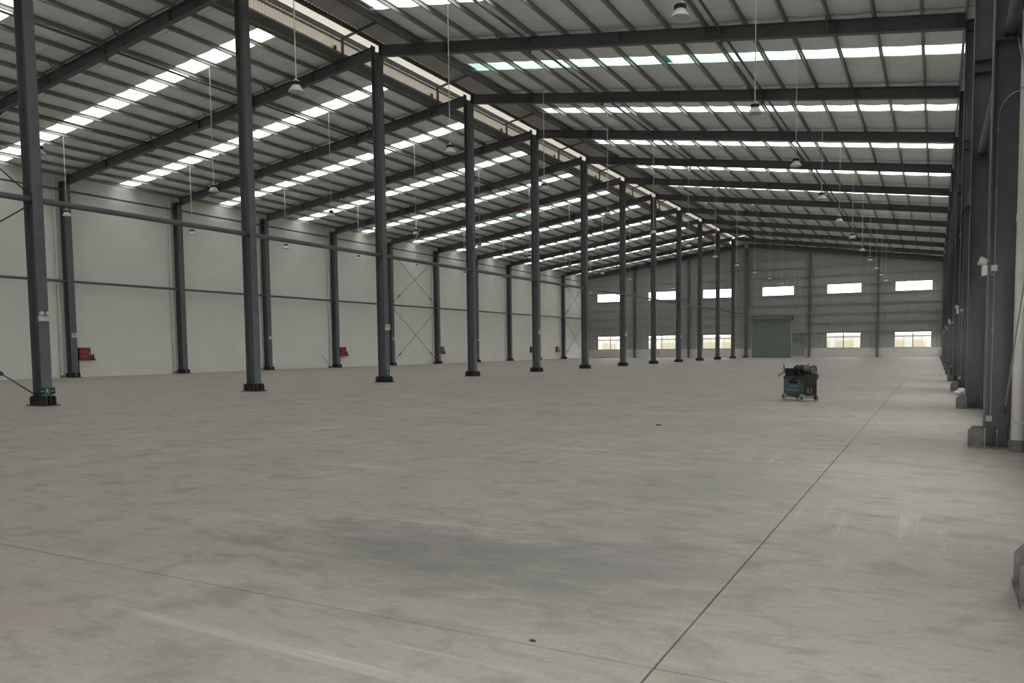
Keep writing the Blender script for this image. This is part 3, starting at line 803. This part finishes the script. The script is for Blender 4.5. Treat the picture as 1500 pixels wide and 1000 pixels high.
# ------------------------------------------------------------------ pipe-threading machine on its cart
def machine():
    t = thing('threading_machine', 'teal and oily black pipe threading machine on a wheeled cart', 'machine', (20.565, 9.05, 0))
    # local x runs along the teal side (away from the near corner), local y along the short end
    ang = math.atan2(.628, -.67); t.rotation_euler[2] = ang
    # with this turn, local +y points back-left; the body lies at local y from -.55 to 0
    W, D = .92, .46
    fr = MB(); fr.box(0, W, -D, -D+.04, .14, .19).box(0, W, -.04, 0, .14, .19).box(0, .04, -D, 0, .14, .19).box(W-.04, W, -D, 0, .14, .19)
    fr.build('cart_frame', 'grease', t)
    for px, py in ((.06, .01), (W-.04, .01), (.06, -D-.01), (W-.04, -D-.01)):
        wv = MB(); c = Vector((px, py, .1))
        wv.cyl((c.x, c.y-.022, .1), (c.x, c.y+.022, .1), .1, 18)
        o = wv.build('wheel', 'rubber', t, smooth=True)
        MB().cyl((c.x, c.y-.028, .1), (c.x, c.y+.028, .1), .055, 12).build('hub', 'wheelhub', o)
        MB().box(px-.02, px+.02, *((py-.05, py-.025) if py > -.2 else (py+.025, py+.05)), .08, .16).build('axle_bracket', 'boot', t)
    for px in (.06, W-.04): MB().cyl((px, -D-.01, .1), (px, .01, .1), .014, 8).build('axle', 'boot', t)
    MB().cyl((.06, -.03, .115), (W-.04, -.03, .115), .012, 8).build('side_rod', 'boot', t)
    # teal cover on the long side
    b = MB().box(.02, W-.01, -.10, 0, .19, .63).build('cover_panel', 'teal', t)
    MB().box(.02, W-.01, -.1, .012, .62, .70).build('cover_lip', 'grease', t)
    lt = MB(); rnd = random.Random(5)
    for z0, x0, n in ((.395, .27, 5), (.29, .22, 7)):
        for k in range(n):
            cx = x0+.08*k; s = .052
            zc = z0+(.0 if z0 < .35 else .0)
            kind = k % 3
            lt.box(cx, cx+s, 0, .004, zc+s*.45, zc+s*.6)
            if kind != 1: lt.box(cx+s*.4, cx+s*.58, 0, .004, zc, zc+s)
            if kind != 2: lt.box(cx, cx+s*.16, 0, .004, zc, zc+s*.9)
            if kind != 0: lt.box(cx, cx+s, 0, .004, zc+s*.9, zc+s*1.05)
            lt.box(cx, cx+s, 0, .004, zc-.003, zc+s*.1)
    lt.build('lettering', 'tealtxt', b)
    MB().cyl((.12, .0, .56), (.12, .012, .56), .035, 12).build('oil_plug', 'boot', b)
    MB().box(.3, .62, 0, .03, .5, .56).build('tool_tray', 'oily', b)
    MB().bar((.3, .03, .66), (.62, .05, .55), .03, .03).build('lever', 'oily', t)
    # dark gearbox and motor end
    MB().box(.02, W-.02, -D+.03, -.1, .19, .6).build('sump', 'oily', t)
    MB().box(.0, .03, -D+.02, -.02, .2, .78).build('end_casting', 'oily', t)
    m = MB(); m.box(-.012, 0, -.16, -.1, .24, .38).box(-.012, 0, -.26, -.23, .24, .38).box(-.012, 0, -.24, -.12, .24, .27); m.build('name_plate', 'iron', t)
    MB().box(-.03, 0, -.22, -.16, .29, .35).build('switch_box', 'black', t)
    MB().box(.02, .5, -D+.04, -.02, .6, .78).build('bed_casting', 'oily', t)
    MB().box(.5, W-.04, -D+.06, -.02, .6, .93).build('gear_case', 'oily', t)
    # spindle and chucks
    MB().cyl((-.06, -.25, .9), (.22, -.25, .9), .12, 20).build('chuck', 'iron', t, smooth=True)
    m = MB().cyl((-.1, -.25, .9), (-.06, -.25, .9), .125, 20); o = m.build('chuck_ring', 'grease', t, smooth=True)
    for k in range(3):
        a = 2*math.pi*k/3+.4
        MB().bar((-.115, -.25+.04*math.cos(a), .9+.04*math.sin(a)), (-.115, -.25+.11*math.cos(a), .9+.11*math.sin(a)), .035, .03, (1, 0, 0)).build('chuck_jaw', 'iron', o)
    MB().cyl((.22, -.28, .88), (.36, -.28, .88), .155, 20).build('hammer_wheel', 'oily', t, smooth=True)
    MB().cyl((.36, -.22, .9), (.46, -.22, .9), .135, 18).build('die_head', 'grease', t, smooth=True)
    MB().cyl((.46, -.18, .88), (.54, -.18, .88), .15, 18).build('rear_wheel', 'oily', t, smooth=True)
    MB().cyl((.04, -.45, .7), (.3, -.45, .7), .1, 14).build('motor', 'grease', t, smooth=True)
    MB().cyl((.28, -.1, .74), (.4, -.1, .74), .06, 12).build('oil_pump', 'iron', t, smooth=True)
    MB().cyl((.2, -.3, 1.0), (.2, -.3, 1.08), .015, 8).build('lifting_eye', 'iron', t)
    m = MB().tube([(.34, -.05, .72), (.3, .02, .78), (.2, .01, .74), (.12, -.02, .76)], .014, 8); m.build('oil_hose', 'black', t)
    # three-armed feed handle at the far end
    h = MB().cyl((W-.04, -.1, .82), (W+.12, -.1, .82), .018, 8).build('feed_shaft', 'oily', t)
    for dy, dz in ((.02, .2), (.24, -.13), (-.16, -.1)):
        MB().cyl((W+.1, -.1, .82), (W+.1, -.1+dy, .82+dz), .015, 8).build('spoke', 'oily', h)
    return t
machine()

# ------------------------------------------------------------------ small things
def lump(name, loc, r, sq, m, label, cat, seed):
    rnd = random.Random(seed); mb = MB(); n, k = 22, 12; vs = []; fs = []
    for j in range(k+1):
        th = math.pi*j/k
        for i in range(n):
            ph = 2*math.pi*i/n; d = Vector((math.sin(th)*math.cos(ph), math.sin(th)*math.sin(ph), math.cos(th)))
            q = r*(1+.45*noise.noise(d*1.7+Vector((seed, 0, 0)))+.25*noise.noise(d*4+Vector((0, seed, 0))))
            p = Vector((d.x*q*sq[0], d.y*q*sq[1], max(0, d.z*q*sq[2]+r*sq[2]*.75))); vs.append(p)
    for j in range(k):
        for i in range(n): fs.append((j*n+i, j*n+(i+1) % n, (j+1)*n+(i+1) % n, (j+1)*n+i))
    o = mb.add(vs, fs).build(name, m, None, loc); return tag(o, label, cat)
lump('plastic_bag', (24.62, 13.7, 0), .14, (1.25, 1.0, .8), 'bag', 'crumpled white plastic bag on the floor beside an outer-row column', 'bag', 4)
lump('pebble', (21.95, -10.0, 0), .013, (1.4, .8, .5), 'boot', 'dark crumb of debris on the joint in the floor', 'debris', 2)
lump('pebble', (18.9, 1.2, 0), .03, (2.2, .7, .4), 'boot', 'small dark flat scrap lying on the open concrete floor', 'debris', 9)
t = thing('broom', 'thin stick with a small foot leaning on the white wall', 'stick', (-24.9, 38.9, 0))
MB().cyl((.1, .2, .05), (-.17, -.4, 1.15), .014, 8).build('handle', 'boot', t)
MB().bar((.1, .02, .04), (.1, .38, .04), .08, .08).build('head', 'boot', t)
t = thing('leaning_pole', 'dark bent pole leaning on the gable wall under a window', 'pole', (-12.9, 95.6, 0))
MB().tube([(.35, -.2, .015), (.0, .1, .8), (-.35, .3, 1.3)], .035, 8).build('shaft', 'boot', t)
t = thing('steel_offcut', 'long flat rusty steel strip lying along the gable wall', 'strip', (-20.5, 94.2, 0))
MB().box(-2.4, 2.0, -.12, .12, 0, .06).build('strip', 'rust', t)
MB().box(-1.2, .4, -.25, -.1, 0, .09).build('loose_end', 'rust', t)

# ------------------------------------------------------------------ building across the yard
b = thing('building', 'pale building with tan panels seen through the gable windows', 'building', (0, 132, -.31))
MB().box(-60, 60, 0, 12, 0, 3.9).build('wall', 'block', b)
for k in range(-14, 15):
    MB().box(k*4.1, k*4.1+2.6, -.15, 0, 0, 2.7).build('door_panel', 'block2', b)
